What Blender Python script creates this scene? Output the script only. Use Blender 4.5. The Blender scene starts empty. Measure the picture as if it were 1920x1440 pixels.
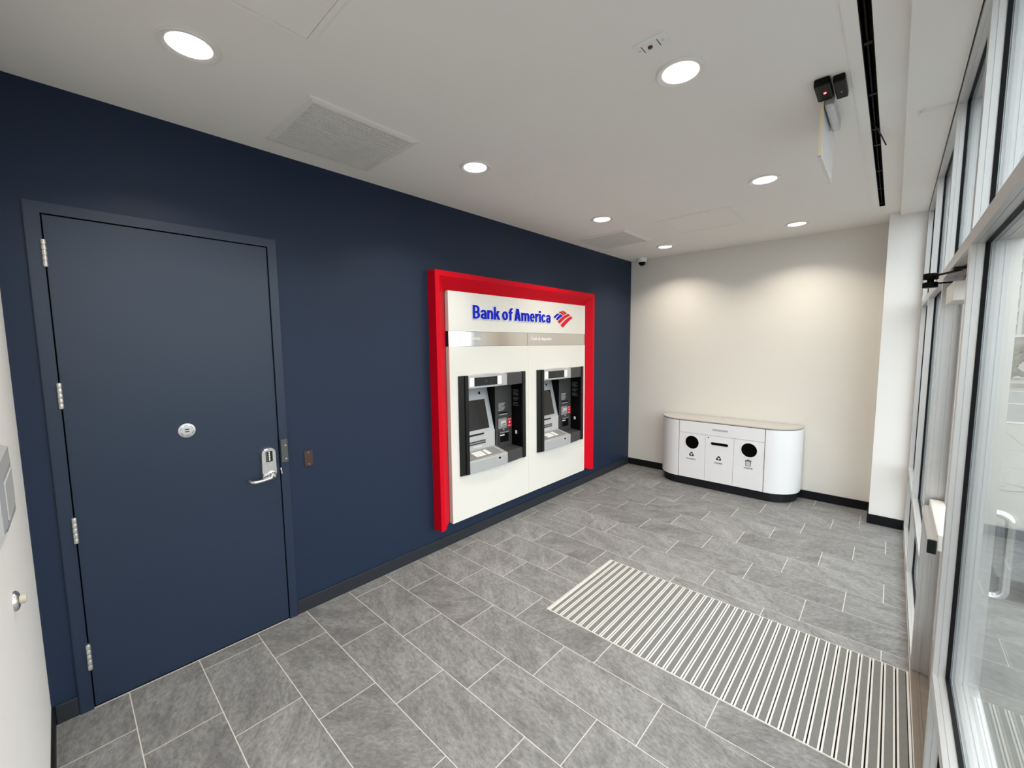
import bpy, bmesh, math, random
from mathutils import Vector

random.seed(7)
sc = bpy.context.scene
col = sc.collection

# ------------------------------------------------------------------ camera
FPX, YAW, PITCH, ROLL = 780.43, 0.7412, -0.0929, -0.0099
CAM = Vector((2.876, 0.0, 1.7968))
fwd0 = Vector((-math.sin(YAW), math.cos(YAW), 0)); right0 = Vector((math.cos(YAW), math.sin(YAW), 0)); up0 = Vector((0, 0, 1))
f2 = fwd0 * math.cos(PITCH) + up0 * math.sin(PITCH); u2 = up0 * math.cos(PITCH) - fwd0 * math.sin(PITCH)
r3 = right0 * math.cos(ROLL) + u2 * math.sin(ROLL); u3 = u2 * math.cos(ROLL) - right0 * math.sin(ROLL)
cd = bpy.data.cameras.new('camera'); cam = bpy.data.objects.new('camera', cd); col.objects.link(cam)
cd.sensor_width = 36.0; cd.lens = FPX / 1920 * 36.0; cd.clip_start = 0.01; cd.clip_end = 600
from mathutils import Matrix
cam.matrix_world = Matrix(((r3.x, u3.x, -f2.x, CAM.x), (r3.y, u3.y, -f2.y, CAM.y), (r3.z, u3.z, -f2.z, CAM.z), (0, 0, 0, 1)))
sc.camera = cam

# ------------------------------------------------------------------ world (even overcast sky), exposure
w = bpy.data.worlds.new('overcast_sky'); sc.world = w; w.use_nodes = True
bg = w.node_tree.nodes['Background']; bg.inputs['Color'].default_value = (0.93, 0.965, 1.0, 1); bg.inputs['Strength'].default_value = 2.7
sc.view_settings.view_transform = 'Standard'; sc.view_settings.look = 'None'
sc.view_settings.exposure = 0.63; sc.view_settings.gamma = 1.0; sc.view_settings.use_curve_mapping = False
sc.cycles.max_bounces = 8; sc.cycles.diffuse_bounces = 5; sc.cycles.glossy_bounces = 4
sc.cycles.transparent_max_bounces = 24; sc.cycles.use_denoising = True; sc.cycles.sample_clamp_indirect = 6.0

LAMP_W = 6.3                      # each ceiling downlight
LAMP_COL = (1.0, 0.89, 0.77)

# ------------------------------------------------------------------ dimensions (metres)
H = 2.983; L = 5.73; Y0 = -0.1406; HS = 2.949      # ceiling, far wall, near white wall, soffit
XW = 3.04                                          # inner plane of the glazed wall
BY0, BY1, BZ = -0.0513, 0.972, 2.460               # blue door frame outside

# ------------------------------------------------------------------ materials
def mat(name, c, rough=0.5, metal=0.0, spec=0.5, var=0.04, scale=6.0, bump=0.0, bscale=200.0, coat=0.0, emit=None, estr=0.0, trans=0.0):
    m = bpy.data.materials.new(name); m.use_nodes = True
    nt = m.node_tree; b = nt.nodes['Principled BSDF']
    tc = nt.nodes.new('ShaderNodeTexCoord')
    n = nt.nodes.new('ShaderNodeTexNoise'); n.inputs['Scale'].default_value = scale; n.inputs['Detail'].default_value = 4
    nt.links.new(tc.outputs['Object'], n.inputs['Vector'])
    mr = nt.nodes.new('ShaderNodeMapRange'); mr.inputs['To Min'].default_value = 1 - var; mr.inputs['To Max'].default_value = 1 + var
    nt.links.new(n.outputs['Fac'], mr.inputs['Value'])
    mx = nt.nodes.new('ShaderNodeVectorMath'); mx.operation = 'SCALE'; mx.inputs[0].default_value = c[:3]
    nt.links.new(mr.outputs['Result'], mx.inputs['Scale'])
    nt.links.new(mx.outputs['Vector'], b.inputs['Base Color'])
    b.inputs['Roughness'].default_value = rough; b.inputs['Metallic'].default_value = metal
    b.inputs['Specular IOR Level'].default_value = spec
    b.inputs['Coat Weight'].default_value = coat; b.inputs['Coat Roughness'].default_value = 0.08
    if trans: b.inputs['Transmission Weight'].default_value = trans
    if emit:
        b.inputs['Emission Color'].default_value = (*emit, 1); b.inputs['Emission Strength'].default_value = estr
    if bump:
        n2 = nt.nodes.new('ShaderNodeTexNoise'); n2.inputs['Scale'].default_value = bscale; n2.inputs['Detail'].default_value = 3
        nt.links.new(tc.outputs['Object'], n2.inputs['Vector'])
        bp = nt.nodes.new('ShaderNodeBump'); bp.inputs['Strength'].default_value = bump; bp.inputs['Distance'].default_value = 0.002
        nt.links.new(n2.outputs['Fac'], bp.inputs['Height']); nt.links.new(bp.outputs['Normal'], b.inputs['Normal'])
    return m

M = {}
M['navy'] = mat('navy_paint', (0.0112, 0.0226, 0.0505), 0.46, spec=0.26, var=0.03, bump=0.06, bscale=160)
M['navy_metal'] = mat('navy_enamel', (0.0124, 0.0242, 0.0510), 0.34, spec=0.44, var=0.03, bump=0.03, bscale=120)
M['charcoal'] = mat('charcoal_rubber', (0.020, 0.024, 0.030), 0.45, spec=0.3, var=0.06)
M['blackbase'] = mat('black_rubber_base', (0.005, 0.006, 0.008), 0.55, spec=0.2, var=0.08)
M['white_wall'] = mat('off_white_paint', (0.745, 0.725, 0.67), 0.6, spec=0.3, var=0.015, bump=0.05, bscale=180)
M['column_white'] = mat('white_paint', (0.86, 0.85, 0.83), 0.6, spec=0.3, var=0.01, bump=0.04, bscale=180)
M['ceil'] = mat('ceiling_paint', (0.85, 0.835, 0.80), 0.75, spec=0.2, var=0.012, bump=0.05, bscale=160)
M['ceil_trim'] = mat('white_enamel_trim', (0.80, 0.79, 0.76), 0.4, var=0.01)
M['vent'] = mat('vent_enamel', (0.80, 0.79, 0.755), 0.45, var=0.01)
M['ventdark'] = mat('vent_shadow_grey', (0.07, 0.069, 0.066), 0.8)
M['lens'] = mat('lamp_lens', (0.9, 0.9, 0.88), 0.5, emit=(1.0, 0.95, 0.86), estr=3.0)
M['alu'] = mat('clear_anodized_aluminium', (0.56, 0.555, 0.55), 0.38, metal=0.7, var=0.03, scale=3)
M['alu_white'] = mat('pale_aluminium', (0.72, 0.70, 0.66), 0.4, metal=0.25, var=0.03)
M['gasket'] = mat('black_gasket', (0.004, 0.004, 0.005), 0.6, spec=0.15)
M['threshold'] = mat('bronze_threshold', (0.21, 0.18, 0.155), 0.5, metal=0.4, var=0.2, scale=14)
M['steel'] = mat('brushed_steel', (0.56, 0.56, 0.555), 0.36, metal=0.6, var=0.06, scale=20)
M['chrome'] = mat('satin_chrome', (0.78, 0.78, 0.78), 0.2, metal=0.95, var=0.03)
M['hinge'] = mat('worn_nickel_hinge', (0.62, 0.61, 0.58), 0.35, metal=0.8, var=0.2, scale=60)
M['mirror'] = mat('polished_steel_strip', (0.74, 0.73, 0.70), 0.10, metal=1.0, var=0.01)
M['red'] = mat('red_lacquer', (0.62, 0.0015, 0.014), 0.45, spec=0.10, var=0.02)
M['panel'] = mat('gloss_white_laminate', (0.75, 0.74, 0.69), 0.16, spec=0.5, var=0.006, coat=0.2)
M['blue'] = mat('blue_letter', (0.004, 0.014, 0.50), 0.45, spec=0.12, var=0.02)
M['halo'] = mat('white_letter_return', (0.85, 0.86, 0.92), 0.4)
M['logo_red'] = mat('red_emblem', (0.66, 0.010, 0.025), 0.45, spec=0.12)
M['white'] = mat('white_plastic', (0.82, 0.82, 0.80), 0.4)
M['print_white'] = mat('white_print', (0.85, 0.85, 0.85), 0.5)
M['print_grey'] = mat('grey_print', (0.42, 0.42, 0.42), 0.5)
M['print_dim'] = mat('dim_grey_print', (0.16, 0.16, 0.16), 0.5)
M['print_black'] = mat('black_print', (0.005, 0.005, 0.006), 0.6, spec=0.2)
M['atm_black'] = mat('atm_black_plastic', (0.006, 0.0065, 0.007), 0.35, spec=0.3, var=0.05)
M['atm_deep'] = mat('atm_deep_black', (0.002, 0.002, 0.0025), 0.5, spec=0.12)
M['atm_dark'] = mat('atm_charcoal_plastic', (0.052, 0.052, 0.053), 0.45, spec=0.3, var=0.05)
M['atm_silver'] = mat('atm_silver_plastic', (0.44, 0.455, 0.465), 0.38, metal=0.2, var=0.03)
M['atm_pale'] = mat('atm_pale_grey', (0.50, 0.51, 0.51), 0.42, metal=0.1, var=0.04)
M['atm_shelf'] = mat('atm_shelf_grey', (0.24, 0.24, 0.235), 0.45, var=0.05)
M['screen'] = mat('dark_screen', (0.010, 0.011, 0.012), 0.12, var=0.02)
M['redlabel'] = mat('red_label', (0.66, 0.012, 0.03), 0.4)
M['bin_white'] = mat('bin_white_laminate', (0.84, 0.84, 0.86), 0.32, spec=0.35, var=0.006)
M['bin_top'] = mat('bin_top_laminate', (0.47, 0.46, 0.43), 0.45, var=0.03)
M['bin_dark'] = mat('bin_shade_core', (0.002, 0.002, 0.002), 0.8, spec=0.05)  # near-black colour stands in for the shade inside openings and seams
M['bin_base'] = mat('bin_plinth', (0.007, 0.008, 0.011), 0.45, spec=0.3)
M['brown'] = mat('brown_plate', (0.050, 0.022, 0.016), 0.4)
M['guard'] = mat('dark_grey_steel', (0.085, 0.09, 0.09), 0.4, metal=0.4)
M['rubber'] = mat('tan_rubber', (0.50, 0.46, 0.37), 0.6)
M['insert'] = mat('mat_insert_grey', (0.185, 0.19, 0.18), 0.95, spec=0.1, var=0.12, scale=60, bump=0.5, bscale=900)
M['rail'] = mat('mat_rail_aluminium', (0.70, 0.69, 0.66), 0.35, metal=0.2, var=0.04)
M['black_plastic'] = mat('black_plastic', (0.003, 0.003, 0.0035), 0.45, spec=0.12)
M['led'] = mat('red_led', (0.5, 0.02, 0.02), 0.3, emit=(1.0, 0.10, 0.12), estr=4.0)
M['reddot'] = mat('dark_red_lens', (0.10, 0.006, 0.006), 0.2)
M['acrylic'] = mat('white_acrylic', (0.70, 0.71, 0.75), 0.12, coat=0.3)
M['acryl_edge'] = mat('lit_edge_tint', (0.86, 0.74, 0.50), 0.3)  # pale yellow paints in the glow of the lit plate edge
M['slot'] = mat('slot_black', (0.003, 0.003, 0.003), 0.6, spec=0.1)
M['grout'] = mat('light_grout', (0.60, 0.585, 0.55), 0.9, var=0.06, scale=30)
M['concrete'] = mat('pale_concrete', (0.150, 0.144, 0.133), 0.9, var=0.25, scale=7, bump=0.3, bscale=120)
M['joint'] = mat('dark_joint', (0.07, 0.066, 0.062), 0.95)
M['asphalt'] = mat('asphalt', (0.085, 0.085, 0.088), 0.9, var=0.12, scale=3)
M['lanepaint'] = mat('lane_paint', (0.21, 0.21, 0.205), 0.8)
M['slate'] = mat('dark_slate_slab', (0.018, 0.02, 0.023), 0.6, var=0.1)
M['facade'] = mat('pale_render', (0.20, 0.205, 0.21), 0.85, var=0.05, scale=0.4)
M['facade2'] = mat('white_render', (0.36, 0.365, 0.37), 0.85)
M['brick'] = mat('brown_brick_far', (0.14, 0.11, 0.10), 0.9, var=0.1, scale=1)
M['farglass'] = mat('far_window_glass', (0.08, 0.09, 0.10), 0.2)
M['leaf'] = mat('grey_green_foliage', (0.040, 0.050, 0.036), 0.8, var=0.4, scale=3)
M['bark'] = mat('bark', (0.10, 0.08, 0.06), 0.9)

def tile_material():
    m = bpy.data.materials.new('slate_look_tile'); m.use_nodes = True
    nt = m.node_tree; N = nt.nodes; b = N['Principled BSDF']
    tc = N.new('ShaderNodeTexCoord'); oi = N.new('ShaderNodeObjectInfo')
    cx = N.new('ShaderNodeVectorMath'); cx.operation = 'SCALE'; cx.inputs[0].default_value = (37.0, 19.0, 53.0)
    nt.links.new(oi.outputs['Random'], cx.inputs['Scale'])
    rot = N.new('ShaderNodeVectorRotate'); rot.rotation_type = 'Z_AXIS'
    ma = N.new('ShaderNodeMapRange'); ma.inputs['To Min'].default_value = -0.9; ma.inputs['To Max'].default_value = 0.9
    nt.links.new(oi.outputs['Random'], ma.inputs['Value']); nt.links.new(ma.outputs['Result'], rot.inputs['Angle'])
    nt.links.new(tc.outputs['Object'], rot.inputs['Vector'])
    ad = N.new('ShaderNodeVectorMath'); ad.operation = 'ADD'
    nt.links.new(rot.outputs['Vector'], ad.inputs[0]); nt.links.new(cx.outputs['Vector'], ad.inputs[1])
    mp = N.new('ShaderNodeMapping'); mp.inputs['Scale'].default_value = (4.0, 9.5, 1.0)
    nt.links.new(ad.outputs['Vector'], mp.inputs['Vector'])
    s = N.new('ShaderNodeTexNoise'); s.inputs['Scale'].default_value = 1.0; s.inputs['Detail'].default_value = 7; s.inputs['Roughness'].default_value = 0.62; s.inputs['Distortion'].default_value = 0.6
    nt.links.new(mp.outputs['Vector'], s.inputs['Vector'])
    f = N.new('ShaderNodeTexNoise'); f.inputs['Scale'].default_value = 60.0; f.inputs['Detail'].default_value = 5; f.inputs['Roughness'].default_value = 0.75
    mp2 = N.new('ShaderNodeMapping'); mp2.inputs['Scale'].default_value = (0.55, 1.0, 1.0)
    nt.links.new(ad.outputs['Vector'], mp2.inputs['Vector']); nt.links.new(mp2.outputs['Vector'], f.inputs['Vector'])
    r1 = N.new('ShaderNodeMapRange'); r1.inputs['From Min'].default_value = 0.28; r1.inputs['From Max'].default_value = 0.72; r1.inputs['To Min'].default_value = 0.68; r1.inputs['To Max'].default_value = 1.30
    nt.links.new(s.outputs['Fac'], r1.inputs['Value'])
    r2 = N.new('ShaderNodeMapRange'); r2.inputs['From Min'].default_value = 0.3; r2.inputs['From Max'].default_value = 0.7; r2.inputs['To Min'].default_value = 0.62; r2.inputs['To Max'].default_value = 1.38
    nt.links.new(f.outputs['Fac'], r2.inputs['Value'])
    r3_ = N.new('ShaderNodeMapRange'); r3_.inputs['To Min'].default_value = 0.90; r3_.inputs['To Max'].default_value = 1.10
    nt.links.new(oi.outputs['Random'], r3_.inputs['Value'])
    mu = N.new('ShaderNodeMath'); mu.operation = 'MULTIPLY'; nt.links.new(r1.outputs['Result'], mu.inputs[0]); nt.links.new(r2.outputs['Result'], mu.inputs[1])
    mu2 = N.new('ShaderNodeMath'); mu2.operation = 'MULTIPLY'; nt.links.new(mu.outputs[0], mu2.inputs[0]); nt.links.new(r3_.outputs['Result'], mu2.inputs[1])
    sc_ = N.new('ShaderNodeVectorMath'); sc_.operation = 'SCALE'; sc_.inputs[0].default_value = (0.200, 0.202, 0.202)
    nt.links.new(mu2.outputs[0], sc_.inputs['Scale']); nt.links.new(sc_.outputs['Vector'], b.inputs['Base Color'])
    b.inputs['Roughness'].default_value = 0.50; b.inputs['Specular IOR Level'].default_value = 0.4
    bp = N.new('ShaderNodeBump'); bp.inputs['Strength'].default_value = 0.25; bp.inputs['Distance'].default_value = 0.002
    nt.links.new(mu.outputs[0], bp.inputs['Height']); nt.links.new(bp.outputs['Normal'], b.inputs['Normal'])
    return m
for k in ('lens', 'led'): M[k].cycles.emission_sampling = 'NONE'
M['tile'] = tile_material()

def glass_material(name, tint):
    m = bpy.data.materials.new(name); m.use_nodes = True
    nt = m.node_tree; N = nt.nodes; N.clear()
    out = N.new('ShaderNodeOutputMaterial'); mix = N.new('ShaderNodeMixShader')
    tr = N.new('ShaderNodeBsdfTransparent'); tr.inputs['Color'].default_value = (*tint, 1)
    gl = N.new('ShaderNodeBsdfGlossy'); gl.inputs['Roughness'].default_value = 0.0; gl.inputs['Color'].default_value = (0.92, 0.95, 0.96, 1)
    lw = N.new('ShaderNodeLayerWeight'); lw.inputs['Blend'].default_value = 0.5
    p = N.new('ShaderNodeMath'); p.operation = 'POWER'; p.inputs[1].default_value = 5.0; nt.links.new(lw.outputs['Facing'], p.inputs[0])
    s = N.new('ShaderNodeMath'); s.operation = 'MULTIPLY_ADD'; s.inputs[1].default_value = 0.62; s.inputs[2].default_value = 0.04; nt.links.new(p.outputs[0], s.inputs[0])
    nt.links.new(s.outputs[0], mix.inputs['Fac']); nt.links.new(tr.outputs[0], mix.inputs[1]); nt.links.new(gl.outputs[0], mix.inputs[2])
    nt.links.new(mix.outputs[0], out.inputs['Surface'])
    return m
M['glass'] = glass_material('clear_glazing', (0.95, 0.975, 0.975))

# ------------------------------------------------------------------ mesh helpers
ORG = {}
class MB:
    def __init__(s): s.bm = bmesh.new()
    def box(s, x0, x1, y0, y1, z0, z1, bev=0.0, seg=2):
        v = [s.bm.verts.new((x, y, z)) for x in (x0, x1) for y in (y0, y1) for z in (z0, z1)]
        fs = [s.bm.faces.new([v[i] for i in q]) for q in ((0, 1, 3, 2), (4, 6, 7, 5), (0, 4, 5, 1), (2, 3, 7, 6), (0, 2, 6, 4), (1, 5, 7, 3))]
        if bev:
            es = list({e for f in fs for e in f.edges})
            bmesh.ops.bevel(s.bm, geom=es, offset=bev, segments=seg, affect='EDGES', profile=0.5)
        return s
    def prism(s, poly, axis, a0, a1, smooth=False):
        def P(p, a): return {'x': (a, p[0], p[1]), 'y': (p[0], a, p[1]), 'z': (p[0], p[1], a)}[axis]
        A = [s.bm.verts.new(P(p, a0)) for p in poly]; B = [s.bm.verts.new(P(p, a1)) for p in poly]
        n = len(poly); s.bm.faces.new(A); s.bm.faces.new(B[::-1])
        for i in range(n):
            f = s.bm.faces.new((A[i], B[i], B[(i + 1) % n], A[(i + 1) % n])); f.smooth = smooth
        return s
    def loft(s, rings, smooth=True, closed=True, caps=True):
        R = [[s.bm.verts.new(p) for p in r] for r in rings]; n = len(R[0])
        for a, b in zip(R[:-1], R[1:]):
            for i in range(n if closed else n - 1):
                f = s.bm.faces.new((a[i], a[(i + 1) % n], b[(i + 1) % n], b[i])); f.smooth = smooth
        if caps: s.bm.faces.new(R[0][::-1]); s.bm.faces.new(R[-1])
        return s
    def tube(s, pts, r, seg=12):
        pts = [Vector(p) for p in pts]; rings = []; nrm = None
        for i, p in enumerate(pts):
            t = (pts[min(i + 1, len(pts) - 1)] - pts[max(i - 1, 0)]).normalized()
            if nrm is None: nrm = t.orthogonal().normalized()
            nrm = (nrm - t * nrm.dot(t)).normalized(); bn = t.cross(nrm)
            rr = r[i] if isinstance(r, (list, tuple)) else r
            rings.append([p + (nrm * math.cos(2 * math.pi * k / seg) + bn * math.sin(2 * math.pi * k / seg)) * rr for k in range(seg)])
        return s.loft(rings)
    def lathe(s, prof, c, axis='z', seg=32, caps=True):
        c = Vector(c); rings = []
        for r, h in prof:
            ring = []
            for k in range(seg):
                a = 2 * math.pi * k / seg; p, q = r * math.cos(a), r * math.sin(a)
                ring.append(c + Vector({'z': (p, q, h), 'x': (h, p, q), 'y': (p, h, q)}[axis]))
            rings.append(ring)
        return s.loft(rings, caps=caps)
    def plate(s, outer, holes, fn, t):
        """flat plate with holes: outlines in 2-D, fn maps (a, b, depth) to world"""
        b2 = bmesh.new()
        for loop in [outer] + holes:
            vs = [b2.verts.new((p[0], p[1], 0)) for p in loop]
            for i in range(len(vs)): b2.edges.new((vs[i], vs[(i + 1) % len(vs)]))
        bmesh.ops.triangle_fill(b2, use_beauty=True, edges=b2.edges[:])
        b2.verts.index_update()
        F = [s.bm.verts.new(fn(v.co.x, v.co.y, t)) for v in b2.verts]; B = [s.bm.verts.new(fn(v.co.x, v.co.y, 0)) for v in b2.verts]
        for f in b2.faces:
            ix = [v.index for v in f.verts]
            s.bm.faces.new([F[i] for i in ix]); s.bm.faces.new([B[i] for i in reversed(ix)])
        for e in b2.edges:
            if len(e.link_faces) == 1:
                i, j = e.verts[0].index, e.verts[1].index
                s.bm.faces.new((F[i], F[j], B[j], B[i]))
        b2.free(); return s
    def text(s, me, a0, a1, b0, b1, depth, fn):
        xs = [v.co.x for v in me.vertices]; ys = [v.co.y for v in me.vertices]; zs = [v.co.z for v in me.vertices]
        X0, X1, Y0_, Y1, Z0, Z1 = min(xs), max(xs), min(ys), max(ys), min(zs), max(zs)
        vs = []
        for v in me.vertices:
            a = a0 + (v.co.x - X0) / (X1 - X0) * (a1 - a0); b = b0 + (v.co.y - Y0_) / (Y1 - Y0_) * (b1 - b0)
            d = (v.co.z - Z0) / max(Z1 - Z0, 1e-6) * depth
            vs.append(s.bm.verts.new(fn(a, b, d)))
        for p in me.polygons:
            try: s.bm.faces.new([vs[i] for i in p.vertices])
            except ValueError: pass
        return s
    def build(s, name, m, parent=None, kind=None, label=None):
        bm = s.bm; bmesh.ops.recalc_face_normals(bm, faces=bm.faces[:])
        for e in bm.edges:
            fs = e.link_faces
            if len(fs) == 2 and (fs[0].smooth != fs[1].smooth or e.calc_face_angle(0) > 0.7): e.smooth = False
        xs = [v.co for v in bm.verts]
        lo = Vector((min(v.x for v in xs), min(v.y for v in xs), min(v.z for v in xs))); hi = Vector((max(v.x for v in xs), max(v.y for v in xs), max(v.z for v in xs)))
        o = (lo + hi) / 2
        if parent is None: o.z = lo.z
        for v in bm.verts: v.co -= o
        me = bpy.data.meshes.new(name); bm.to_mesh(me); bm.free()
        me.materials.append(M[m] if isinstance(m, str) else m)
        ob = bpy.data.objects.new(name, me); col.objects.link(ob)
        if parent is not None: ob.parent = parent; ob.location = o - ORG[parent.name]
        else: ob.location = o
        ORG[ob.name] = o.copy()
        if kind: ob['kind'] = kind
        if label: ob['label'] = label
        return ob

def empty(name, loc, label=None, cat=None, group=None, kind=None):
    o = bpy.data.objects.new(name, None); col.objects.link(o); o.location = loc; o.empty_display_size = 0.1
    ORG[o.name] = Vector(loc); tag(o, label, cat, group, kind); return o
def tag(o, label=None, cat=None, group=None, kind=None):
    for k, v in (('label', label), ('category', cat), ('group', group), ('kind', kind)):
        if v: o[k] = v
    return o
def inst(src, name, parent, world):
    """another piece with the same mesh at another place"""
    o = bpy.data.objects.new(name, src.data); col.objects.link(o); o.parent = parent
    o.location = Vector(world) - (ORG[parent.name] if parent else Vector((0, 0, 0)))
    ORG[o.name] = Vector(world); return o
def copy_tree(o, parent, shift, top=True):
    c = o.copy(); col.objects.link(c); ORG[c.name] = ORG[o.name] + shift
    if top: c.location = o.location + shift
    else: c.parent = parent
    for ch in o.children: copy_tree(ch, c, shift, False)
    return c
def glyphs(body, bold=0.0):
    cu = bpy.data.curves.new('glyphs', 'FONT'); cu.body = body; cu.size = 1.0; cu.offset = bold; cu.extrude = 0.05; cu.resolution_u = 3
    ob = bpy.data.objects.new('glyphs', cu); col.objects.link(ob)
    dg = bpy.context.evaluated_depsgraph_get(); dg.update()
    me = bpy.data.meshes.new_from_object(ob.evaluated_get(dg)); bpy.data.objects.remove(ob); bpy.data.curves.remove(cu)
    return me
def on_left(x): return lambda a, b, d: (x + d, a, b)           # on the blue wall: right = +y, up = +z, out = +x
def on_back(y): return lambda a, b, d: (a, y - d, b)           # facing -y: right = +x, up = +z
def circle(c, r, n=32, ry=None): return [(c[0] + r * math.cos(2 * math.pi * i / n), c[1] + (ry or r) * math.sin(2 * math.pi * i / n)) for i in range(n)]
def rect(a0, a1, b0, b1): return [(a0, b0), (a1, b0), (a1, b1), (a0, b1)]

# ================================================================== THE SETTING
# ---- floor: grout bed + separate tiles in a third bond, cut round the mat well
MX0, MX1, MY0, MY1 = 1.222, 3.036, 2.140, 3.010
floor = MB()
for a in ((0, 3.16, Y0, MY0), (0, 3.16, MY1, L), (0, MX0, MY0, MY1), (MX1, 3.16, MY0, MY1)): floor.box(a[0], a[1], a[2], a[3], -0.10, -0.0015)
floor.box(MX0, MX1, MY0, MY1, -0.10, -0.022)
floor = floor.build('floor', 'grout', kind='structure', label='grey slate-look tiled floor with pale grout joints')
G = 0.0023
def sub_rects(r):
    x0, x1, y0, y1 = r; a0, a1, b0, b1 = MX0 - 0.004, MX1, MY0 - 0.004, MY1 + 0.004
    if x1 <= a0 or x0 >= a1 or y1 <= b0 or y0 >= b1: return [r]
    o = []
    if y0 < b0: o.append((x0, x1, y0, b0))
    if y1 > b1: o.append((x0, x1, b1, y1))
    yy0, yy1 = max(y0, b0), min(y1, b1)
    if x0 < a0: o.append((x0, a0, yy0, yy1))
    if x1 > a1: o.append((a1, x1, yy0, yy1))
    return o
full = None
for k in range(-1, 20):
    ya, yb = 0.129 + 0.2995 * k, 0.129 + 0.2995 * (k + 1)
    off = 0.12 + 0.2 * ((k - 1) % 3)
    for j in range(-1, 6):
        xa, xb = off + 0.6 * j, off + 0.6 * (j + 1)
        r = (max(xa + G, 0.012), min(xb - G, 3.037), max(ya + G, Y0 + 0.012), min(yb - G, L - 0.008))
        if r[1] - r[0] < 0.02 or r[3] - r[2] < 0.02: continue
        whole = (r[0] == xa + G and r[1] == xb - G and r[2] == ya + G and r[3] == yb - G)
        for q in sub_rects(r):
            if q[1] - q[0] < 0.015 or q[3] - q[2] < 0.015: continue
            if whole and q == r and full:
                inst(full, 'tile', floor, ((q[0] + q[1]) / 2, (q[2] + q[3]) / 2, -0.0045))
            else:
                t = MB().box(q[0], q[1], q[2], q[3], -0.009, 0.0, bev=0.0009, seg=1).build('tile', 'tile', floor)
                if whole and q == r: full = t

# ---- blue wall with the door pocket and the cash-machine recess
wl = MB()
def wall_grid(mb, x0, x1, ys, zs, holes):
    for ya, yb in zip(ys[:-1], ys[1:]):
        for za, zb in zip(zs[:-1], zs[1:]):
            if not any(h[0] < (ya + yb) / 2 < h[1] and h[2] < (za + zb) / 2 < h[3] for h in holes): mb.box(x0, x1, ya, yb, za, zb)
wall_grid(wl, -0.07, 0.0, [Y0 - 0.15, BY0 + 0.02, BY1 - 0.02, 2.36, 4.40, L + 0.15], [-0.1, 0.0, 0.60, 1.56, BZ - 0.02, 3.1], [(BY0, BY1, 0, BZ - 0.02), (2.36, 4.40, 0.60, 1.56)])
wall_grid(wl, -0.35, -0.07, [Y0 - 0.15, 2.36, 4.40, L + 0.15], [-0.1, 0.60, 1.56, 3.1], [(2.36, 4.40, 0.60, 1.56)])
bmesh.ops.remove_doubles(wl.bm, verts=wl.bm.verts[:], dist=1e-5)
wl.build('wall_left', 'navy', kind='structure', label='dark navy painted wall with the blue door and cash machines')
MB().box(-0.35, 3.20, L, L + 0.15, -0.1, 3.1).build('wall_back', 'white_wall', kind='structure', label='plain cream wall behind the recycling cabinet')
MB().box(0.0, 3.20, Y0 - 0.15, Y0, -0.1, 3.1).build('wall_front', 'column_white', kind='structure', label='white wall beside the hinges of the blue door')
MB().box(2.781, 3.20, 5.338, L, -0.1, 3.1).build('wall_right', 'column_white', kind='structure', label='white pier between the cream wall and the glazing')
# ---- ceiling with its slot opening, soffit over the glazing
SX0, SX1, SY0, SY1 = 2.714, 2.752, 0.30, 5.005
ce = MB(); ce.box(-0.0, SX0, Y0, L, H, H + 0.12); ce.box(SX1, 3.20, Y0, L, H, H + 0.12); ce.box(SX0, SX1, Y0, SY0, H, H + 0.12); ce.box(SX0, SX1, SY1, L, H, H + 0.12)
ceil = ce.build('ceiling', 'ceil', kind='structure', label='flat off-white ceiling with round downlights')
MB().box(2.857, 3.036, Y0, 5.338, HS, H).build('trim_1', 'ceil', kind='structure', label='shallow white soffit along the top of the glazing')
# ---- baseboards
BH = 0.095
def base(name, x0, x1, y0, y1, m, lab): MB().box(x0, x1, y0, y1, 0.0, BH, bev=0.003).build(name, m, kind='structure', label=lab)
base('baseboard_left', 0.0, 0.011, BY1 + 0.001, L - 0.001, 'charcoal', 'charcoal baseboard under the cash machines')
base('baseboard_left.001', 0.0, 0.011, Y0 + 0.012, BY0 - 0.001, 'charcoal', 'short charcoal baseboard left of the blue door')
base('baseboard_back', 0.012, 2.770, L - 0.011, L, 'blackbase', 'black baseboard along the cream wall')
base('baseboard_right', 2.770, 3.036, 5.327, 5.338, 'blackbase', 'black baseboard on the face of the white pier')
base('baseboard_right.001', 2.770, 2.781, 5.339, L - 0.012, 'blackbase', 'black baseboard on the return of the white pier')
base('baseboard_front', 0.001, 3.03, Y0, Y0 + 0.011, 'blackbase', 'black baseboard along the white wall near the blue door')

# ---- blue steel door
d1 = empty('door_1', (0, 0.46, 0), 'navy steel security door with keypad lever lock and four hinges', 'door', kind='structure')
LY0, LY1, LZ = 0.0035, 0.918, 2.4066
fr = MB()
fr.box(-0.06, 0.014, BY0, LY0 - 0.0045, 0, BZ); fr.box(-0.06, 0.014, LY1 + 0.0045, BY1, 0, BZ); fr.box(-0.06, 0.014, LY0 - 0.0045, LY1 + 0.0045, LZ + 0.0045, BZ)
bmesh.ops.bevel(fr.bm, geom=[e for e in fr.bm.edges if all(v.co.x > 0 for v in e.verts) and (all(abs(v.co.y - BY0) < 1e-4 for v in e.verts) or all(abs(v.co.y - BY1) < 1e-4 for v in e.verts) or all(abs(v.co.z - BZ) < 1e-4 for v in e.verts))], offset=0.003, segments=2, affect='EDGES')
fr.build('door_frame', 'navy_metal', d1)
MB().box(-0.066, -0.061, LY0 - 0.03, LY1 + 0.03, 0, BZ - 0.02).build('gap_shade_sheet', 'atm_deep', d1)  # black sheet behind the leaf, painted shade for the gap around it
leaf = MB().box(-0.04, 0.006, LY0, LY1, 0.008, LZ, bev=0.0015, seg=1).build('door_leaf', 'navy_metal', d1)
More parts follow.
